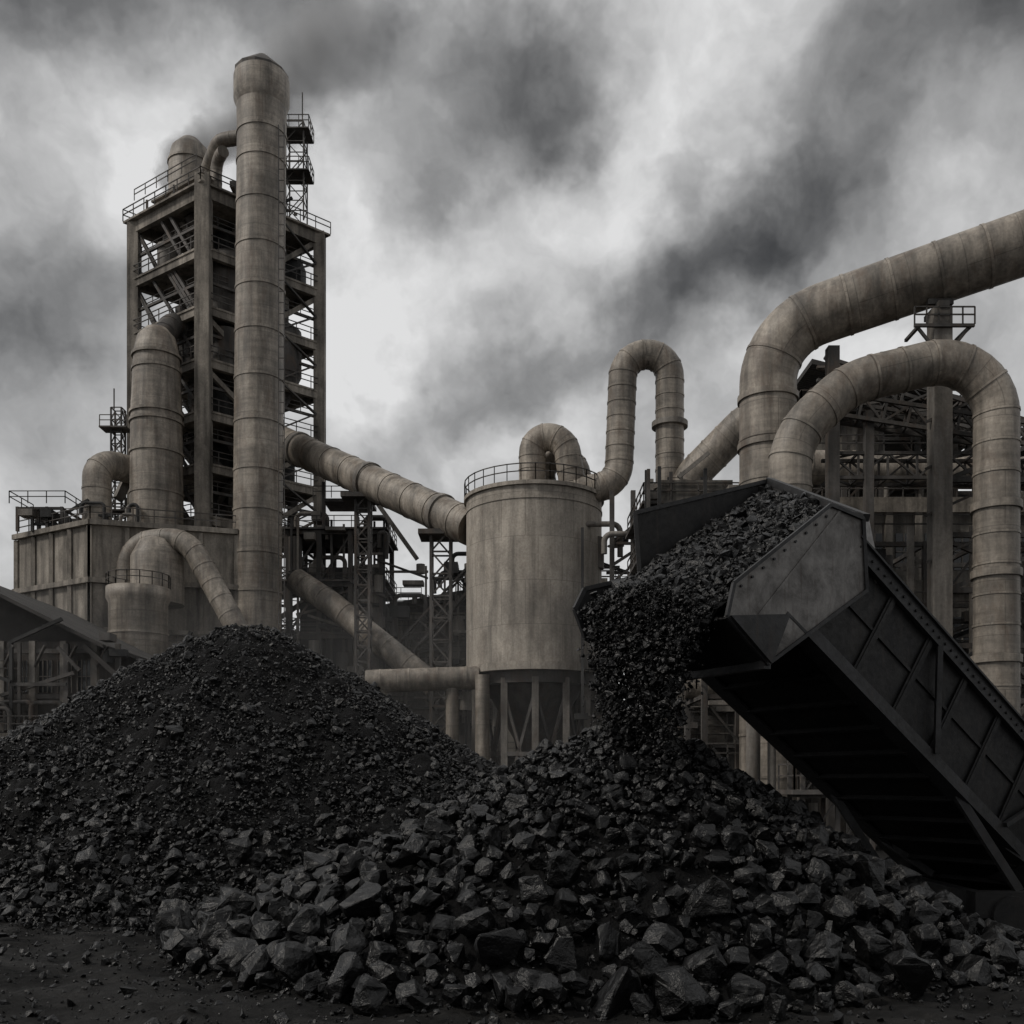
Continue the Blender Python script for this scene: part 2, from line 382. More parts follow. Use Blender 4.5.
# ------------------------------------------------------------------ conveyor
g=Vector((.72,.39,-.57)).normalized(); c=Vector((-.476,.879,0)).normalized(); nrm=c.cross(g).normalized()
if nrm.z<0: nrm=-nrm
O0=Vector((6.81,18.5,4.20)); W=3.2
def C3(s,h,k=0.): return O0+g*s+nrm*h+c*k
conv=empty('belt_conveyor',(10,22,0))
b=MB()
def cbox(b,s0,s1,h0,h1,k0,k1,m):
    b.hexa([C3(s0,h0,k0),C3(s1,h0,k0),C3(s1,h0,k1),C3(s0,h0,k1),C3(s0,h1,k0),C3(s1,h1,k0),C3(s1,h1,k1),C3(s0,h1,k1)],m)
S1=6.4
for k in (0,W):
    sg=1 if k==0 else -1
    cbox(b,-3.0,S1,-.02,.22,k-.13,k+.13,M_rail)
    cbox(b,-2.4,S1,1.93,2.2,k-.16,k+.16,M_rail)
    kk=k-.03*sg
    cbox(b,-2.3,S1,.22,1.93,min(kk,kk+.04*sg),max(kk,kk+.04*sg),M_cdark)
    ns=7
    for i in range(ns+1):
        s=-2.25+(S1+2.2)*i/ns
        cbox(b,s-.04,s+.04,.22,1.93,k-.10,k+.10,M_cdark)
        cbox(b,s-.09,s+.09,.22,1.93,k-.085,k-.07 if k==0 else k+.085,M_cdark)
    cbox(b,-2.3,S1,1.1,1.16,min(k-.07*sg,k),max(k-.07*sg,k),M_cdark)
    for s,s2 in ((1.5,.4),(3.95,5.1)): b.beam(C3(s,.2,k-.16*sg),C3(s2,1.93,k-.16*sg),.1,M_rail)
    cbox(b,-2.4,S1,2.2,2.24,k-.22,k+.22,M_rail)
    cbox(b,-3.0,S1,-.07,-.02,k-.2,k+.2,M_rail)
    for i in range(44):
        s=-2.3+i*.2; p=C3(s,2.06,k-.16*sg); b.tube([p,p-c*.03*sg],.028,M_cdark,6)
cbox(b,-3.0,S1,.0,.05,.13,W-.13,M_cdark)
for i in range(12):
    s=-2.9+i*.8; cbox(b,s-.04,s+.04,-.1,.0,.13,W-.13,M_cdark)
b.obj('gallery_frame',conv)
b=MB()
for k0,k1,h0,h1 in ((.35,1.0,1.5,1.2),(1.0,W-1.0,1.2,1.2),(W-1.0,W-.35,1.2,1.5)):
    b.hexa([C3(-2.2,h0,k0),C3(S1,h0,k0),C3(S1,h1,k1),C3(-2.2,h1,k1),C3(-2.2,h0+.04,k0),C3(S1,h0+.04,k0),C3(S1,h1+.04,k1),C3(-2.2,h1+.04,k1)],M_cdark)
for i in range(9):
    s=-1.8+i; b.tube([C3(s,1.05,.9),C3(s,1.05,W-.9)],.08,M_rail,10)
b.tube([C3(-2.0,.95,.25),C3(-2.0,.95,W-.25)],.42,M_rail,24)
b.obj('belt_and_idlers',conv)
b=MB()
def plate(pts,k,th,m):
    n=len(pts); vs=[C3(s,h,k) for s,h in pts]+[C3(s,h,k+th) for s,h in pts]
    fs=[tuple(range(n)),tuple(range(2*n-1,n-1,-1))]+[(i,i+n,(i+1)%n+n,(i+1)%n) for i in range(n)]
    b.add(vs,fs,m)
near=[(-3.3,2.15),(-2.55,2.5),(-1.75,1.5),(-2.85,-1.05),(-4.0,-.95),(-4.2,-.4)]
plate(near,-.19,.05,M_cplate)
far=[(-5.0,1.5),(-2.8,4.4),(-1.8,2.3),(-1.75,1.5),(-2.85,-1.05),(-4.5,-1.25),(-5.0,-.95),(-5.05,-.5),(-4.2,.55)]
plate(far,W,.05,M_cdark)
def edge(pts,k,w,m):
    for a,d in zip(pts[:-1],pts[1:]): b.beam(C3(a[0],a[1],k),C3(d[0],d[1],k),w,m)
edge(near+[near[0]],-.21,.06,M_rail); edge(far+[far[0]],W,.08,M_rail)
edge([(-3.05,2.3),(-3.55,-.98)],-.19,.04,M_cplate)
plate([(-4.0,-.95),(-2.85,-1.05),(-3.0,-.1)],-.32,.05,M_rail)
for i in range(9):
    a,d=near[5],near[0]; t=(i+.5)/9; p=C3(a[0]+(d[0]-a[0])*t+.1,a[1]+(d[1]-a[1])*t-.08,-.19); b.tube([p,p-c*.03],.025,M_rail,6)
fl=[(-1.75,1.5),(-2.85,-1.05),(-4.05,-.95)]
a,d=fl[0],fl[1]
b.hexa([C3(a[0],a[1],-.14),C3(d[0],d[1],-.14),C3(d[0],d[1],W),C3(a[0],a[1],W),C3(a[0]+.04,a[1]+.05,-.14),C3(d[0],d[1]+.06,-.14),C3(d[0],d[1]+.06,W),C3(a[0]+.04,a[1]+.05,W)],M_cdark)
b.hexa([C3(-2.85,-1.05,-.14),C3(-3.95,-.95,-.14),C3(-4.6,-1.1,W),C3(-2.85,-1.05,W),C3(-2.85,-.99,-.14),C3(-3.95,-.89,-.14),C3(-4.6,-1.04,W),C3(-2.85,-.99,W)],M_cdark)
b.beam(C3(-2.85,-1.05,-.2),C3(-2.85,-1.05,W),.16,M_rail)
b.hexa([C3(-1.75,1.5,-.14),C3(-1.7,1.5,-.14),C3(-1.7,1.5,W),C3(-1.75,1.5,W),C3(-2.5,2.55,-.14),C3(-2.45,2.55,-.14),C3(-2.75,4.35,W),C3(-2.8,4.35,W)],M_cdark)
b.beam(C3(-2.5,2.57,-.2),C3(-2.78,4.42,W),.14,M_rail)
q4=[(-2.9,2.45,-.1),(-2.15,3.05,.25),(-1.65,2.65,.25),(-1.5,1.9,-.05)]
b.hexa([C3(*q) for q in q4]+[C3(q[0],q[1],q[2]+.06) for q in q4],M_cplate)
b.obj('discharge_chute',conv)
b=MB()
for yy in (19.4,24.4): b.box(8.9,18,yy-.2,yy+.2,.35,.85,M_cdark)
for xx in (9.2,11.8,14.5,17.8): b.box(xx-.15,xx+.15,19.6,24.2,.4,.8,M_rail)
for xx in (9.6,11.2,14,17):
    for yy in (19.4,24.4): b.tube([(xx,yy-.3,.38),(xx,yy+.3,.38)],.4,M_cdark,20)
b.box(10.4,17.5,20.2,23.9,.86,1.5,M_cdark)
for s,k in ((2.6,0),(2.6,W),(4.4,0),(4.4,W)):
    p=C3(s,.0,k); b.beam(p,(p.x+1.2,p.y,.85),.16,M_rail)
b.rail([(11,20.3,1.5),(17.4,20.3,1.5)],M_rail,1.0,.06,1)
b.box(14.4,16.2,21,23,1.5,3.2,M_cdark)
b.obj('carriage',conv)
def bil(u,v):
    bn=Vector((-2.55,2.1));bf=Vector((-2.85,4.0));ln=Vector((-4.18,-.78));lf=Vector((-4.85,-.80))
    p=(bn*(1-v)+bf*v)*(1-u)+(ln*(1-v)+lf*v)*u
    k=math.sin(math.pi*v)
    return C3(p.x-.25*k*u*u,p.y+.27*k-.15*u**4,v*(W-.05)-.05)
G=60; Vv=[]
for i in range(G):
    for j in range(G):
        p=bil(i/(G-1),j/(G-1)); p=p+nrm*(noise.fractal(p*2.2,.8,2,4)*.12-.03); Vv.append(p)
F=[(i*G+j,i*G+j+1,(i+1)*G+j+1,(i+1)*G+j) for i in range(G-1) for j in range(G-1)]
b=MB(); b.add(Vv,F,M_fine,True); b.obj('coal_bed',conv)
P=[];Q=[]
for _ in range(6500):
    p=bil(random.random(),random.uniform(0.01,.99)); r=.022*math.exp(random.gauss(.45,.6)); P.append(p+nrm*(random.uniform(0,.07)+r*.3)); Q.append(min(r,.17))
for _ in range(2500):
    p=C3(random.uniform(-1.6,S1),1.35+random.uniform(0,.3),random.uniform(.7,W-.7)); P.append(p); Q.append(random.uniform(.04,.12))
rocks('coal_load',np.array(P),np.array(Q),TS,M_coal,conv)
P=[];Q=[]
for _ in range(17000):
    v=random.random()**1.1*.97; lip=bil(1,v)
    tt=random.random()**.8*.62
    hv=Vector((-.9,-.5,0))
    p=lip+hv*tt*random.uniform(.3,1.0); cf=min(1,tt/.6)*.55
    p.x+=(2.4-p.x)*cf; p.y+=(18.2-p.y)*cf
    p.z+= random.uniform(-.2,.16)-4.9*tt*tt*1.15-.35*tt
    p+=Vector((random.gauss(0,.07),random.gauss(0,.1),0))*(1+tt*2.0)
    if p.z<hB(np.array(p.x),np.array(p.y))[0]-.05: continue
    r=.013*math.exp(random.gauss(.4,.7)); P.append(p);Q.append(min(r,.14))
rocks('falling_coal',np.array(P),np.array(Q),TS,M_coal,conv)

# ------------------------------------------------------------------ preheater tower
rr=random.Random(11)
An=Vector((-29.3,95,0)); U=Vector((-9.0,6.4,0)); Vx=Vector((9.4,8.5,0))
def T(a,bb,z): return An+U*a+Vx*bb+Vector((0,0,z))
b=MB(); zs=[0,6,12,18,23,28,33,38,43,48,53.5,59.4]
for a,bb,w in ((0,0,1.35),(1,0,1.1),(0,1,1.1),(1,1,1.0),(0,.5,.8),(.5,0,.55)):
    top=60.4 if w>1.2 else 59.6
    if (a,bb)==(.5,0): top=24
    b.beam(T(a,bb,0),T(a,bb,top),w,M_conc,w)
for li,z in enumerate(zs[1:]):
    bw=1.5 if li==10 else .75
    for p,q in (((0,0),(1,0)),((0,0),(0,1)),((1,0),(1,1)),((0,1),(1,1))):
        b.beam(T(*p,z-.3),T(*q,z-.3),.5,M_conc,bw)
    o=.03 if li<10 else .06
    V4=[T(-o,-o,z),T(1+o,-o,z),T(1+o,1+o,z),T(-o,1+o,z)]
    b.hexa(V4+[v+Vector((0,0,.2)) for v in V4],M_conc)
    b.rail([T(1+o,1,z+.2),T(1+o,-o,z+.2),T(-o,-o,z+.2),T(-o,1+o,z+.2)],M_steel,1.2,.08)
    zl=zs[li]
    for k in range(6):
        t=rr.random(); b.beam(T(t,0.02,zl),T(min(1,t+.35),.02,z-.5),.28,M_steel)
    b.beam(T(.02,.5,zl),T(.02,rr.choice((0,1)),z-.5),.45,M_conc)
    b.beam(T(.0,.02,zl+2.6),T(1,.02,zl+2.6),.25,M_steel); b.beam(T(.02,0,zl+2.6),T(.02,1,zl+2.6),.25,M_steel)
    b.rail([T(1,.06,zl+2.8),T(0,.06,zl+2.8)],M_steel,1.0,.07)
    b.rail([T(.05,0,zl+2.8),T(.05,1,zl+2.8)],M_steel,1.0,.07)
    b.beam(T(-.02,.62,zl+.2),T(-.02,.95,zl+2.7),.3,M_steel,.15); b.beam(T(-.02,.95,zl+2.7),T(-.02,.62,z),.3,M_steel,.15)
    for k in range(15):
        p=T(rr.uniform(.08,.92),rr.uniform(.08,.92),zl+.2); q=rr.random(); h=rr.uniform(1.5,4.6)
        if q<.35: b.cyl(p.x,p.y,p.z,p.z+h,rr.uniform(.5,1.5),rr.choice((M_dark,M_steel,M_light)),18)
        elif q<.6: w=rr.uniform(.5,1.4); b.box(p.x-w,p.x+w,p.y-w,p.y+w,p.z,p.z+h*.7,rr.choice((M_dark,M_steel)))
        elif q<.8: p2=T(rr.uniform(.1,.9),rr.uniform(.1,.9),z-.5); b.tube([p,p2],rr.uniform(.3,.8),rr.choice((M_steel,M_light)),14)
        else: b.beam(p,p+Vector((0,0,z-zl-.6)),.35,M_steel)
for a,bb,z in ((.55,.35,43.5),(.3,.7,33.5),(.7,.75,48.5),(.6,.6,24),(.25,.35,49),(.2,.75,43.5)):
    p=T(a,bb,z); b.tube([p+Vector((0,0,-3)),p+Vector((0,0,1)),p+Vector((0,0,5.5)),p+Vector((0,0,6.4))],[.5,2.4,2.4,1.2],M_steel,24)
b.hexa([T(.4,.45,0),T(.8,.45,0),T(.8,.85,0),T(.4,.85,0),T(.4,.45,59),T(.8,.45,59),T(.8,.85,59),T(.4,.85,59)],M_dark)
b.hexa([T(.03,.03,0),T(.97,.03,0),T(.97,.97,0),T(.03,.97,0),T(.03,.03,17.5),T(.97,.03,17.5),T(.97,.97,17.5),T(.03,.97,17.5)],M_wall)
p=T(.64,.26,59.6); b.tube([p,p+Vector((0,0,5.8)),p+Vector((0,0,7.2)),p+Vector((0,0,8.2)),p+Vector((0,0,8.5))],[2.1,2.1,1.8,.9,.1],M_duct,28)
b.tube([p+Vector((0,0,5.6)),p+Vector((0,0,5.8))],2.2,M_duct,28)
b.ringed(fillet([T(.3,.2,61),T(.25,.15,62.0),T(0.0,.12,64.4),T(-.2,.2,64.4)],1.6,6),.65,M_duct,1.1,18)
b.ringed(fillet([T(.0,.1,59.6),T(.0,.1,62.3),T(-.18,.05,62.3)],1.2,6),.55,M_duct,1.3,18)
p0=T(.02,.8,59.6); b.lattice(p0,p0+Vector((0,0,10)),1.8,M_steel,.13)
for dz in (5,9.2):
    v=Vector((0,0,dz)); b.box(p0.x-1.5,p0.x+1.5,p0.y-1.3,p0.y+1.3,p0.z+dz-.12,p0.z+dz,M_steel); b.rail([p0+v+Vector((-1.5,-1.3,0)),p0+v+Vector((1.5,-1.3,0)),p0+v+Vector((1.5,1.3,0))],M_steel,1.2,.07,.8)
b.beam(p0+Vector((.6,0,10)),p0+Vector((.6,0,13.5)),.1,M_steel)
for i in range(4): b.beam(T(-.05,.32+.1*i,59.6),T(-.05,.32+.1*i,65+1.4*(i%3)),.09,M_steel)
clutter(b,-34,-22,99,104,59.6,61.5,30,rr)
b.rail([T(1,0,61.8),T(.5,0,61.8),T(.1,0,61.8)],M_steel); b.beam(T(.9,.1,61.7),T(.1,.1,61.7),.5,M_conc,.2)
for q in (.1,.5,.9): b.beam(T(q,.05,59.6),T(q,.05,61.7),.2,M_steel)
b.obj('preheater_tower')
b=MB()
cx,cy=-33.4,94.0
b.tube([(cx,cy,0),(cx,cy,24),(cx,cy,26),(cx,cy,38.2),(cx,cy,38.8),(cx,cy,41.5),(cx,cy,43.2),(cx,cy,44.6),(cx,cy,45.4),(cx,cy,45.6)],[2.5,2.5,2.45,2.3,2.25,2.15,2.05,1.7,1.0,.1],M_duct,40)
for z in (27,29.7,33.5,36.4,37.2,41.3,42.6): b.tube([(cx,cy,z),(cx,cy,z+.25)],2.47 if z<38 else 2.26,M_duct,40)
b.ringed(fillet([(cx,cy,44),(cx+.5,cy+3,47.2),(cx+2,cy+7,48)],1.5,6),1.1,M_steel,1.5,20)
b.obj('cyclone_vessel')
b=MB(); cx,cy=-22.9,91.5
b.tube([(cx-.6,cy,0),(cx-.4,cy,22),(cx-.25,cy,38),(cx,cy,62),(cx,cy,64.6)],[2.2,2.2,2.2,2.2,2.25],M_duct,48)
b.tube([(cx,cy,64.3),(cx,cy,65.0),(cx,cy,67.0),(cx,cy,67.2)],[2.2,2.5,2.5,2.45],M_duct,48)
b.tube([(cx,cy,67.2),(cx,cy,67.5),(cx+.1,cy,69.2)],[2.45,2.45,.5],M_steel,12,smooth=False)
for z in (5,10,15,20,23.5,27.4,31,35.4,39.4,43.6,47.6,51.4,55.4,59.2,61.8):
    f=z/62; b.tube([(cx-.6+.6*f,cy,z),(cx-.6+.6*f,cy,z+.25)],2.27,M_duct,48)
for z in range(2,62,1): b.beam((cx+1.9,cy-1.5,z),(cx+2.4,cy-1.5,z),.06,M_steel)
b.beam((cx+1.9,cy-1.5,0),(cx+1.9,cy-1.5,62),.08,M_steel); b.beam((cx+2.4,cy-1.5,0),(cx+2.4,cy-1.5,62),.08,M_steel)
b.obj('chimney_stack')

# ------------------------------------------------------------------ left mill building
b=MB()
b.hexa([(-45.5,92,0),(-36.5,86.5,0),(-24.8,90,0),(-33,98,0),(-45.5,92,25.2),(-36.5,86.5,25.2),(-24.8,90,25.2),(-33,98,25.2)],M_conc)
for t in [i/4 for i in range(5)]:
    p=Vector((-45.5,92,0)).lerp(Vector((-36.5,86.5,0)),t); b.beam(p+Vector((-.05,-.08,12)),p+Vector((-.05,-.08,25.0)),.35,M_conc)
for t in [i/4 for i in range(5)]:
    p=Vector((-36.5,86.5,0)).lerp(Vector((-24.8,90,0)),t); b.beam(p+Vector((.05,-.08,12)),p+Vector((.05,-.08,25.0)),.35,M_conc)
for z in (25.3,20.3,16.0):
    b.beam((-45.8,91.9,z),(-36.4,86.2,z),.4,M_conc,.45); b.beam((-36.4,86.2,z),(-24.6,89.8,z),.4,M_conc,.45)
b.rail([(-45.5,92,25.5),(-36.5,86.5,25.5),(-24.8,90,25.5)],M_steel,1.3,.08)
frame(b,-44.5,-40.5,90,94,[25.4,27.6],3,1,M_steel,.25,.25,.5,False,rr)
clutter(b,-44,-34,90,94,25.4,27.5,30,rr,size=.7)
b.obj('mill_building')
b=MB()
b.ringed(fillet([(-38.6,93,25.3),(-38.6,93,32.6),(-36.2,95.5,32.6),(-34,98,32.6)],1.6,8),1.3,M_duct,1.9,24)
b.lattice((-38.2,97,25),(-38.2,97,39),1.0,M_steel,.14)
b.beam((-38.6,97,39),(-38.6,97,41),.1,M_steel)
for z in (29,33,37): b.rail([(-39.6,96,z),(-37,96,z)],M_steel); b.box(-39.6,-37,95.8,97.5,z-.15,z,M_steel)
b.beam((-37.8,96,30),(-35,99,40),.8,M_light,.8)
b.obj('gas_riser_duct')
b=MB()
b.tube([(-31,83,0),(-31,83,17.6),(-31,83,18.0),(-31,83,18.9),(-31,83,19)],[2.35,2.35,2.55,2.55,.1],M_duct,36)
for z in (6,9,12,15): b.tube([(-31,83,z),(-31,83,z+.2)],2.42,M_duct,36)
pts=[(-31+2.5*math.cos(t*math.pi/8),83+2.5*math.sin(t*math.pi/8),18.9) for t in range(17)]
b.rail(pts,M_steel,1.1,.06,1)
b.tube([(-30.3,85.5,18),(-30.3,85.5,22),(-30.3,85.5,23.4),(-30.3,85.5,24)],[2.2,2.2,1.5,.2],M_duct,28)
b.obj('dust_silo')
b=MB()
b.ringed(fillet([(-33,86,17),(-33,86,23.4),(-27.6,85,23.6),(-22.6,83.6,15),(-22.6,83.6,0)],[2.4,3.2,3.4],8),.95,M_duct,1.6,24)
b.obj('curved_dust_pipe')
b=MB()
frame(b,-40,-22,85.2,89,[0,5,9.5,14],7,1,M_conc,.5,.45,.3,True,rr,panel=.5,panelm=M_wall)
clutter(b,-40,-22,84.5,86,2,15,50,rr,size=.8)
b.obj('pump_house')

# ------------------------------------------------------------------ left shed
b=MB()
x0,x1,y0,y1=-44,-27.6,66,84; ze=12.8; xm=-37.5; zr=17.0
b.box(x0,x1-.6,y0+1,y1,0,ze-.5,M_steel)
for xa,za,xb,zb in ((x0-1,ze-.3,xm,zr),(xm,zr,x1+1,ze-1.2)):
    b.hexa([(xa,y0-1,za),(xb,y0-1,zb),(xb,y1+1,zb),(xa,y1+1,za),(xa,y0-1,za+.25),(xb,y0-1,zb+.25),(xb,y1+1,zb+.25),(xa,y1+1,za+.25)],M_roof)
b.hexa([(x0,y0+1,ze-.52),(x1-.6,y0+1,ze-.52),(x1-.6,y0+1.3,ze-.52),(x0,y0+1.3,ze-.52),(xm-.1,y0+1,zr-.15),(xm+.1,y0+1,zr-.15),(xm+.1,y0+1.3,zr-.15),(xm-.1,y0+1.3,zr-.15)],M_roof)
for i in range(9):
    x=x0+i*(x1-x0)/8; b.box(x-.2,x+.2,y0,y0+.4,0,ze-.6,M_light)
    b.beam((x,y0+.2,ze-2.5),(x+1.2,y0-.7,ze-1.0),.15,M_steel)
for z in (5.6,8.4,11.4): b.box(x0,x1,y0+.1,y0+.35,z,z+.3,M_steel)
for i in range(12):
    x=x0+.6+i*1.3
    b.box(x,x+.95,y0+.92,y0+1.02,8.9,11,M_glass)
    for k in range(4): b.box(x+k*.3,x+.06+k*.3,y0+.86,y0+.93,8.85,11.05,M_light)
    b.box(x,x+.95,y0+.84,y0+.858,9.9,9.98,M_light)
b.box(x0-2,x1+3,y0-2.5,y0-2,4.6,6.0,M_conc)
b.box(x0-2,x1+3,y0-2.0,y0+.9,5.4,5.58,M_conc)
b.rail([(x0,y0-2.3,6.0),(x1+3,y0-2.3,6.0)],M_steel)
for xa in (-29.4,-26): b.beam((xa,y0,0),(xa,y0,12),.3,M_steel)
b.beam((-28,y0-.5,11.8),(-24.5,y0-.5,8.6),.3,M_roof); b.box(-28,-24.2,y0-1,y0+3,8.4,8.7,M_roof)
clutter(b,-44,-21,y0-1.5,y0+.5,5.6,12,40,rr,mats=(M_steel,M_dark),size=.7)
b.obj('storage_shed')

# ------------------------------------------------------------------ central duct + trestles
b=MB()
path=[(-26,101.5,38.4),(-22.4,98,36.1),(-3.2,80.8,23.4)]
b.ringed(path,1.5,M_duct,3.1,30)
for t in (.1,.5,.86):
    p=Vector(path[1]).lerp(Vector(path[2]),t); w=.5
    b.tube([p-Vector((.35,-.31,-.2))*w,p+Vector((.35,-.31,-.2))*w],1.66,M_light,30)
for t,w in ((.47,1.2),(.86,1.6)):
    p=Vector(path[1]).lerp(Vector(path[2]),t)
    b.lattice((p.x,p.y,0),(p.x,p.y,p.z-1.5),w,M_steel,.22)
    b.box(p.x-1.8,p.x+1.8,p.y-1.5,p.y+1.5,p.z-2.0,p.z-1.6,M_steel)
b.obj('exhaust_duct')
b=MB()
b.ringed([(-20.5,95,22),(-16.9,93,19.5),(-7,91,11.5)],1.15,M_duct,2.6,24); b.obj('inclined_kiln_duct')
b=MB()
b.ringed([(-11.2,77,10.6),(-2.5,77,10.9)],.9,M_duct,2.2,24)
for x in (-10,-4.6): b.cyl(x,77,0,11,.5,M_duct,18)
b.obj('horizontal_dust_pipe')
b=MB()
frame(b,-21.5,-12.5,96,104,[0,6,12,17,22,27],3,1,M_steel,.45,.4,.5,True,rr,panel=.25)
b.box(-21,-13,99,103,0,24,M_dark)
clutter(b,-21,-12,95,98,6,28,70,rr)
b.rail([(-19,95.5,30),(-12,95.5,30)],M_steel); b.box(-18,-13.4,95.4,99,29.6,29.9,M_steel)
for x in (-18,-13.5): b.beam((x,95.6,27),(x,95.6,31.5),.3,M_steel)
b.beam((-14,95,31),(-9,95,24),.4,M_light); b.beam((-13,95,24),(-8,95,22.2),.5,M_roof,.15)
b.obj('conveyor_annex')
b=MB()
frame(b,-14,0,100,110,[0,5,10,15,19.5],5,1,M_conc,.5,.45,.3,True,rr,panel=.5)
b.box(-13.5,-.5,101,109.5,0,19,M_wall)
b.hexa([(-15,98.5,19.6),(1,98.5,22.5),(1,111,22.5),(-15,111,19.6),(-15,98.5,19.9),(1,98.5,22.8),(1,111,22.8),(-15,111,19.9)],M_roof)
clutter(b,-14,0,97,99.5,2,24,90,rr)
b.lattice((-12,97,14),(0,97,27),1.6,M_steel,.2)
b.obj('clinker_building')

# ------------------------------------------------------------------ tank
b=MB(); cx,cy,r=1.75,80,5.4
b.tube([(cx,cy,11.4),(cx,cy,25.1)],r,M_tank,72)
b.tube([(cx,cy,25.1),(cx,cy,25.4)],r+.2,M_tank,72)
b.tube([(cx,cy,24.1),(cx,cy,24.25)],r+.06,M_tank,72)
b.tube([(cx,cy,11.3),(cx,cy,11.9)],r+.12,M_tank,72)
b.tube([(cx,cy,25.4),(cx,cy,26.3),(cx,cy,26.4)],[r-.1,1.6,.2],M_tank,48)
b.tube([(cx,cy,10.4),(cx,cy,11.3)],r-.5,M_steel,48)
pts=[(cx+(r+.15)*math.cos(t*math.pi/16),cy+(r+.15)*math.sin(t*math.pi/16),25.4) for t in range(33)]
b.rail(pts,M_steel,1.25,.07,1.0)
for k in range(12):
    a=k*math.pi/6; x=cx+(r-.7)*math.cos(a); y=cy+(r-.7)*math.sin(a); b.beam((x,y,0),(x,y,10.8),.5,M_light)
    a2=(k+1)*math.pi/6; x2=cx+(r-.7)*math.cos(a2); y2=cy+(r-.7)*math.sin(a2)
    b.beam((x,y,1),(x2,y2,9.8),.22,M_steel); b.beam((x,y,5),(x2,y2,5),.3,M_steel); b.beam((x2,y2,1),(x,y,9.8),.22,M_steel)
b.tube([(cx,cy,2),(cx,cy,5),(cx,cy,10.6)],[.8,.9,4.0],M_steel,32)
b.cyl(cx-4,cy-4,0,11,.55,M_duct,20)
b.obj('storage_tank')
b=MB()
for dx,dy,s in ((0,0,0),(.9,2.4,-.9)):
    b.ringed(fillet([(1.6+dx,79+dy,25),(1.6+dx,79+dy,30.2+s),(4.2+dx,78.4+dy,29.8+s),(4.9+dx,78.2+dy,25)],[1.3,1.7],8),1.05,M_duct,1.0,24,rw=.14)
b.obj('vent_pipe')
b=MB()
b.ringed(fillet([(4.4,78,25.3),(8.3,78,26.2),(8.7,78,36.2),(12.3,78,36.2),(12.3,78,24)],[1.9,2.0,2.0],9),1.1,M_duct,1.15,26,rw=.15)
for z in (30.5,25.6): b.tube([(12.3,78,z),(12.3,78,z+.4)],1.4,M_light,26)
b.obj('gooseneck_duct')
b=MB()
b.ringed(fillet([(13.2,77,21),(13.4,77,26),(17.8,75,30.2),(26,70,30.4)],[3,3.2],8),1.3,M_duct,1.4,26,rw=.15)
b.obj('bypass_duct')

# ------------------------------------------------------------------ right ducts
b=MB()
b.ringed(fillet([(12.8,50,0),(12.8,50,25.4),(30.5,43.5,29.2)],3.2,12),1.4,M_duct,2.1,36,rw=.14,ro=1.025)
for z in (14,19.5,21.9): b.tube([(12.8,50,z),(12.8,50,z+.3)],1.5,M_duct,36)
b.obj('main_gas_duct')
b=MB()
b.ringed(fillet([(12.5,45,6),(12.5,45,18.4),(15.2,45,20.9),(21.6,44.6,22.3),(21.6,44.6,0)],[3.5,4,2.5],10),.96,M_duct,1.35,32,rw=.12,ro=1.035)
for z in (8.2,12,15): b.tube([(21.6,44.6,z),(21.6,44.6,z+.35)],1.07,M_duct,32)
b.obj('arched_gas_duct')
b=MB()
def col(x,y,z1,w,m=M_conc): b.box(x-w/2,x+w/2,y-w/2,y+w/2,0,z1,m)
col(20.1,47,25.1,.85,M_light); col(15.7,49,24.2,.55,M_steel); col(20.9,48.8,24.9,.3,M_steel); col(17.4,48.8,21,.4,M_steel)
b.beam((20.1,46.5,25.2),(20.1,48.2,25.2),.5,M_steel,.25); b.beam((19.5,47,25.45),(20.7,47,25.45),.3,M_steel,.25)
for dx in (-1,1):
    b.beam((20.1,46.6,22.6),(20.1+dx*1.2,46.6,24.1),.12,M_steel); b.beam((20.1+dx*1.2,46.5,24.1),(20.1+dx*1.2,48,24.1),.14,M_steel)
b.beam((18.7,46.5,24.15),(21.5,46.5,24.15),.14,M_steel); b.rail([(18.7,46.45,24.2),(21.5,46.45,24.2)],M_steel,.8,.06,.55)
b.lattice((14.8,49.4,21.6),(27,47.5,18.9),1.0,M_steel,.18)
b.lattice((15.5,49.5,18.4),(27,49.5,18.4),1.2,M_steel,.16)
for i in range(5): b.beam((19.4,46.9,22-i*2.2),(21.6,46.9,23.0-i*2.2),.12,M_steel)
for i in range(6): z=4+i*2.6; b.beam((20.1,47.02,z),(25.5,47.02,z+2.2*(1 if i%2 else -1)),.2,M_steel); b.box(20,27,46.9,47.1,z,z+.25,M_steel)
col(25.2,47,22,.5,M_steel)
b.lattice((18.5,50,23.8),(21.5,47.5,23.2),.8,M_steel,.12)
b.obj('pipe_trestle')
b=MB()
frame(b,8.6,16,62,70,[0,5,9,13,17,20.0],3,1,M_steel,.4,.35,.5,True,rr,panel=.35)
b.box(9.2,15.8,64,70,0,19.5,M_wall)
clutter(b,8,16,60.5,63,4,22,80,rr,size=.7)
b.box(9.2,13.6,61.6,66,20.2,21.5,M_wall)
b.obj('raw_mill_building')
b=MB()
x0,x1=17,38; yb=60
b.box(x0,x1,yb,yb+12,0,19.5,M_wall)
b.box(x0+.05,x1,yb-.35,yb,19.0,19.9,M_conc); b.box(x0,x1,yb-.25,yb,14.2,14.7,M_conc); b.box(x0,x1,yb-.25,yb,9.2,9.7,M_conc)
for i in range(12):
    x=x0+.3+i*1.75; b.box(x-.2,x+.2,yb-.3,yb+.01,0,18.99,M_conc)
    for z in (15.6,10.6,5.6):
        b.box(x+.45,x+1.4,yb-.05,yb+.02,z,z+2.2,M_glass); b.box(x+.9,x+.98,yb-.1,yb-.052,z,z+2.2,M_light); b.box(x+.45,x+1.4,yb-.12,yb-.102,z+1.05,z+1.13,M_light)
b.rail([(x0,yb,19.9),(x1,yb,19.9)],M_steel)
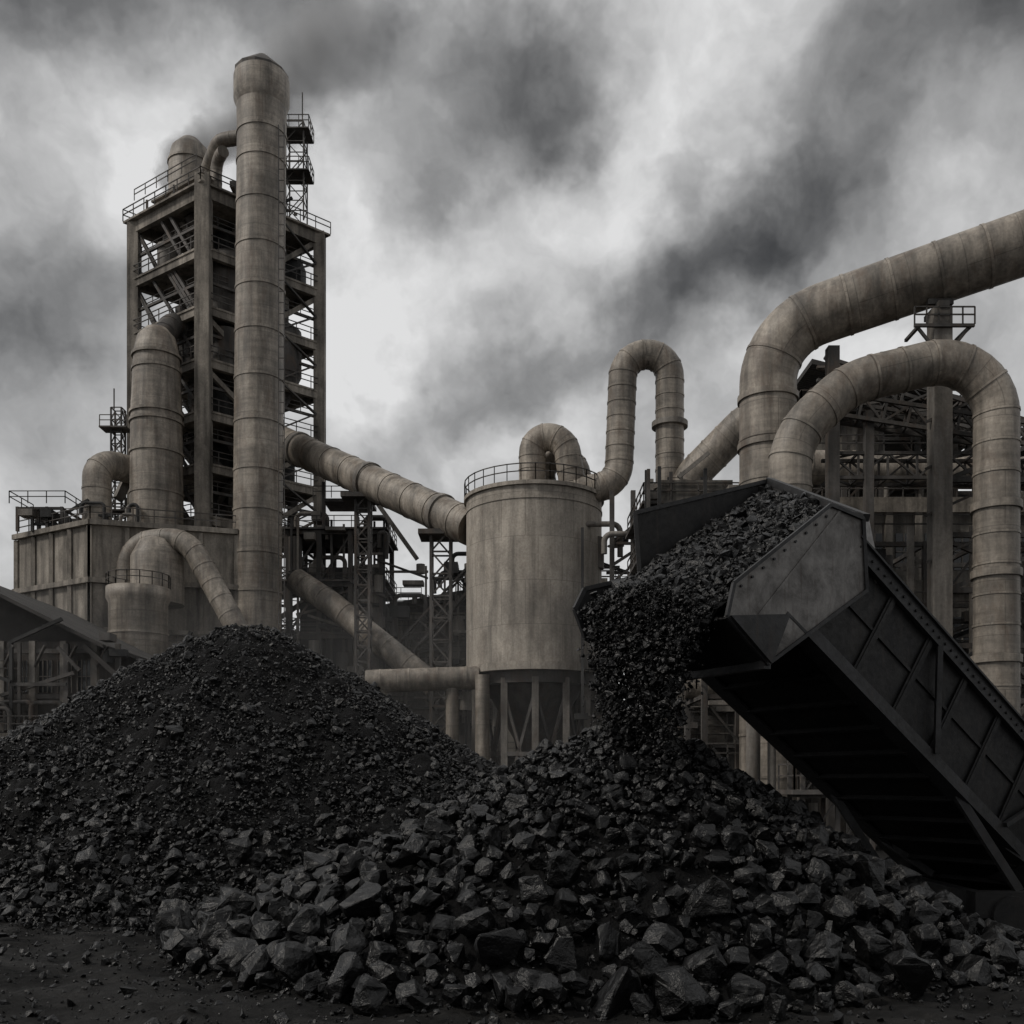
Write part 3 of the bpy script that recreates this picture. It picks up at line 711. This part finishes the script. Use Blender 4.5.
frame(b,18,27,61,68,[19.9,22.6,25.3],4,1,M_steel,.3,.3,.6,True,rr,panel=.3)
clutter(b,17,32,60.5,64,20,25,60,rr,size=.7)
b.lattice((18,59,27.0),(34,59,22),1.4,M_steel,.2)
b.hexa([(18,60,28.0),(30,60,25),(30,67,25),(18,67,28.0),(18,60,28.3),(30,60,25.3),(30,67,25.3),(18,67,28.3)],M_roof)
b.ringed([(16,58,21.2),(36,56,20)],.95,M_duct,2.4,24)
b.obj('kiln_building')
b=MB()
frame(b,10,33,52,57,[0,3.6,7.5,11.4,15.4],8,1,M_steel,.3,.26,.55,False,rr,panel=.2)
clutter(b,10,33,51,56,0,15,110,rr,size=.6)
for i in range(6):
    x=14+i*3.2; b.beam((x,51.2,0),(x,51.2,16),.28,M_light)
for i in range(5):
    x=14+i*3.2; b.beam((x,51,3.6),(x+3.2,51,7.5),.2,M_light); b.beam((x+3.2,51,7.6),(x,51,11.4),.2,M_light)
b.obj('cooler_structure')
b=MB()
b.ringed(fillet([(9.5,55,8.2),(18,54,8.2),(18,54,0)],1.5,6),.75,M_duct,2,20)
b.cyl(11.1,46,0,12,.32,M_light,16); b.cyl(12.0,46.2,0,9,.2,M_light,12)
frame(b,12.5,17,43,45,[0,2.4,4.6],3,1,M_steel,.18,.16,.6,True,rr)
b.obj('service_pipe_rack')
b=MB()
frame(b,-1,9,88,94,[0,5,10,15,20],4,1,M_steel,.45,.4,.5,True,rr,panel=.4)
b.box(-.5,8.5,89,94,0,21,M_wall); clutter(b,5,12,75,82,0,22,60,rr)
for x in (7.6,9.2,10.6): b.beam((x,76,0),(x,76,25),.35,M_steel)
for z in range(3,24,3): b.beam((7.6,76,z),(10.6,76,z+2.6),.16,M_steel); b.beam((7.6,76,z),(10.6,76,z),.2,M_steel)
b.obj('bagfilter_structure')

# ------------------------------------------------------------------ mist and smoke
def vol_box(name,loc,scale,rot=(0,0,0)):
    me=bpy.data.meshes.new(name); bm=bmesh.new(); bmesh.ops.create_cube(bm,size=1); bm.to_mesh(me); bm.free()
    o=bpy.data.objects.new(name,me); scene.collection.objects.link(o); o.location=loc; o.scale=scale; o.rotation_euler=rot
    m=bpy.data.materials.new(name+'_volume'); m.use_nodes=True; m.node_tree.nodes.clear(); me.materials.append(m)
    return o,m.node_tree
o_,nt=vol_box('mist',(0,106,8),(160,94,16))
o=N(nt,'ShaderNodeOutputMaterial'); v=N(nt,'ShaderNodeVolumeScatter'); v.inputs['Density'].default_value=.0026; v.inputs['Color'].default_value=(.8,.8,.8,1)
L(nt,v.outputs[0],o.inputs['Volume'])
p0=Vector((-36,103,64)); p1=Vector((-14,107,86)); ax=(p1-p0)
o_,nt=vol_box('smoke_plume',(p0+p1)/2,(ax.length,14,14),ax.to_track_quat('X','Z').to_euler())
o=N(nt,'ShaderNodeOutputMaterial'); v=N(nt,'ShaderNodeVolumePrincipled'); v.inputs['Color'].default_value=(.82,.83,.85,1)
tc=N(nt,'ShaderNodeTexCoord'); O=tc.outputs['Object']
nn=N(nt,'ShaderNodeTexNoise'); nn.inputs['Scale'].default_value=3.4; nn.inputs['Detail'].default_value=4; nn.inputs['Roughness'].default_value=.6
mp=N(nt,'ShaderNodeMapping'); mp.inputs['Scale'].default_value=(2.0,1,1); L(nt,O,mp.inputs[0]); L(nt,mp.outputs[0],nn.inputs['Vector'])
sp=N(nt,'ShaderNodeSeparateXYZ'); L(nt,O,sp.inputs[0])
rad=mul(nt,mul(nt,mul(nt,sp.outputs[1],sp.outputs[1]),mul(nt,sp.outputs[2],sp.outputs[2]),'ADD'),.5,'POWER')
wid=ramp(nt,sp.outputs[0],-.5,.5,.14,.46)
shape=mul(nt,1.0,mul(nt,rad,wid,'DIVIDE'),'SUBTRACT')
d=mul(nt,mul(nt,mul(nt,nn.outputs[0],.5,'SUBTRACT'),3.0),shape,'ADD')
d=mul(nt,d,0.0,'MAXIMUM'); d=mul(nt,d,ramp(nt,sp.outputs[0],-.3,.5,.9,.0)); d=mul(nt,d,ramp(nt,rad,.4,.5,1,0))
L(nt,d,v.inputs['Density']); L(nt,v.outputs[0],o.inputs['Volume'])

# ------------------------------------------------------------------ sky / light
el=44; az_s=math.atan2(-.88,-.38)
sun_dir=Vector((math.sin(az_s)*math.cos(R(el)),math.cos(az_s)*math.cos(R(el)),math.sin(R(el))))
w=bpy.data.worlds.new('World'); scene.world=w; w.use_nodes=True; nt=w.node_tree
bg=nt.nodes['Background']; bg.inputs['Strength'].default_value=.1
sky=N(nt,'ShaderNodeTexSky',sky_type='NISHITA'); sky.sun_disc=False; sky.sun_elevation=R(el); sky.sun_rotation=az_s%(2*math.pi)
tc=N(nt,'ShaderNodeTexCoord'); D=tc.outputs['Generated']
def cnoise(scale,detail,rough,vec):
    n=N(nt,'ShaderNodeTexNoise'); n.inputs['Scale'].default_value=scale; n.inputs['Detail'].default_value=detail; n.inputs['Roughness'].default_value=rough
    L(nt,vec,n.inputs['Vector']); return n
def vm(op,a,b=None,scale=None):
    n=N(nt,'ShaderNodeVectorMath',operation=op)
    for i,s in enumerate((a,b)):
        if s is None: continue
        if isinstance(s,(tuple,Vector)): n.inputs[i].default_value=tuple(s)
        else: L(nt,s,n.inputs[i])
    if scale is not None: n.inputs['Scale'].default_value=scale
    return n
w2=cnoise(8,5,.54,D)
a2=vm('SCALE',vm('SUBTRACT',w2.outputs['Color'],(.5,.5,.5)).outputs[0],scale=.20)
Dw=vm('ADD',D,a2.outputs[0]).outputs[0]
f1=cnoise(6.0,6,.52,Dw)
val=mul(nt,mul(nt,mul(nt,f1.outputs[0],.5,'SUBTRACT'),.80),.90,'ADD')
blobs=[(-17,38,13,3.2,-6,-.38),(-8,35.6,6,2.8,15,-.26),(-1.5,32.2,7.5,2.8,36,-.30),(4.0,35,4.5,2.6,30,-.20),(1.5,22.4,9,2.2,24,-.30),(13,27.0,7,2.8,30,-.28),(19,31.5,10,4.0,28,-.32),(27,35.5,8,4,10,-.24),
 (-25.5,22,6,5.2,10,-.28),(-28,36,5,3,0,-.14),(-4,26.5,8,4,32,.05),(-12,17,10,4,0,-.08),(24,22,12,5,10,-.10),
 (170,40,60,32,0,-.42)]  # unseen dark sky area behind the camera, added to dim front-facing surfaces
for az,e,a,bb,ang,amp in blobs:
    az,e,an=R(az),R(e),R(ang)
    te=Vector((math.cos(az),-math.sin(az),0));tu=Vector((-math.sin(az)*math.sin(e),-math.cos(az)*math.sin(e),math.cos(e)))
    ta=te*math.cos(an)+tu*math.sin(an);tb=-te*math.sin(an)+tu*math.cos(an)
    x=vm('DOT_PRODUCT',Dw,ta/math.sin(R(a))).outputs['Value'];y=vm('DOT_PRODUCT',Dw,tb/math.sin(R(bb))).outputs['Value']
    q=mul(nt,mul(nt,x,x),mul(nt,y,y),'ADD'); ex=N(nt,'ShaderNodeMath',operation='EXPONENT'); L(nt,mul(nt,q,-1.0),ex.inputs[0])
    val=mul(nt,val,mul(nt,ex.outputs[0],amp),'ADD')
val=mul(nt,mul(nt,val,.22,'MAXIMUM'),.92,'MINIMUM')
lin=mul(nt,val,2.2,'POWER')
lin=mul(nt,lin,9.0)
cc=N(nt,'ShaderNodeCombineColor'); L(nt,mul(nt,lin,1.0),cc.inputs[0]); L(nt,lin,cc.inputs[1]); L(nt,mul(nt,lin,1.0),cc.inputs[2])
mx=N(nt,'ShaderNodeMix',data_type='RGBA'); mx.inputs[0].default_value=.97; L(nt,sky.outputs[0],mx.inputs[6]); L(nt,cc.outputs[0],mx.inputs[7])
L(nt,mx.outputs[2],bg.inputs['Color'])
sl=bpy.data.lights.new('sun','SUN'); sl.energy=1.5; sl.angle=R(10); sl.color=(1,.94,.86)
so=bpy.data.objects.new('sun',sl); scene.collection.objects.link(so); so.rotation_euler=(-sun_dir).to_track_quat('-Z','Y').to_euler(); so.location=(0,0,100)
# ------------------------------------------------------------------ camera
cam=bpy.data.cameras.new('camera'); co=bpy.data.objects.new('camera',cam); scene.collection.objects.link(co)
co.location=(0,0,3); co.rotation_euler=(R(90),0,0); cam.lens=35.156; cam.sensor_width=36; cam.shift_y=.262; cam.clip_end=8000
scene.camera=co
scene.view_settings.view_transform='Standard'; scene.view_settings.look='None'; scene.view_settings.exposure=0
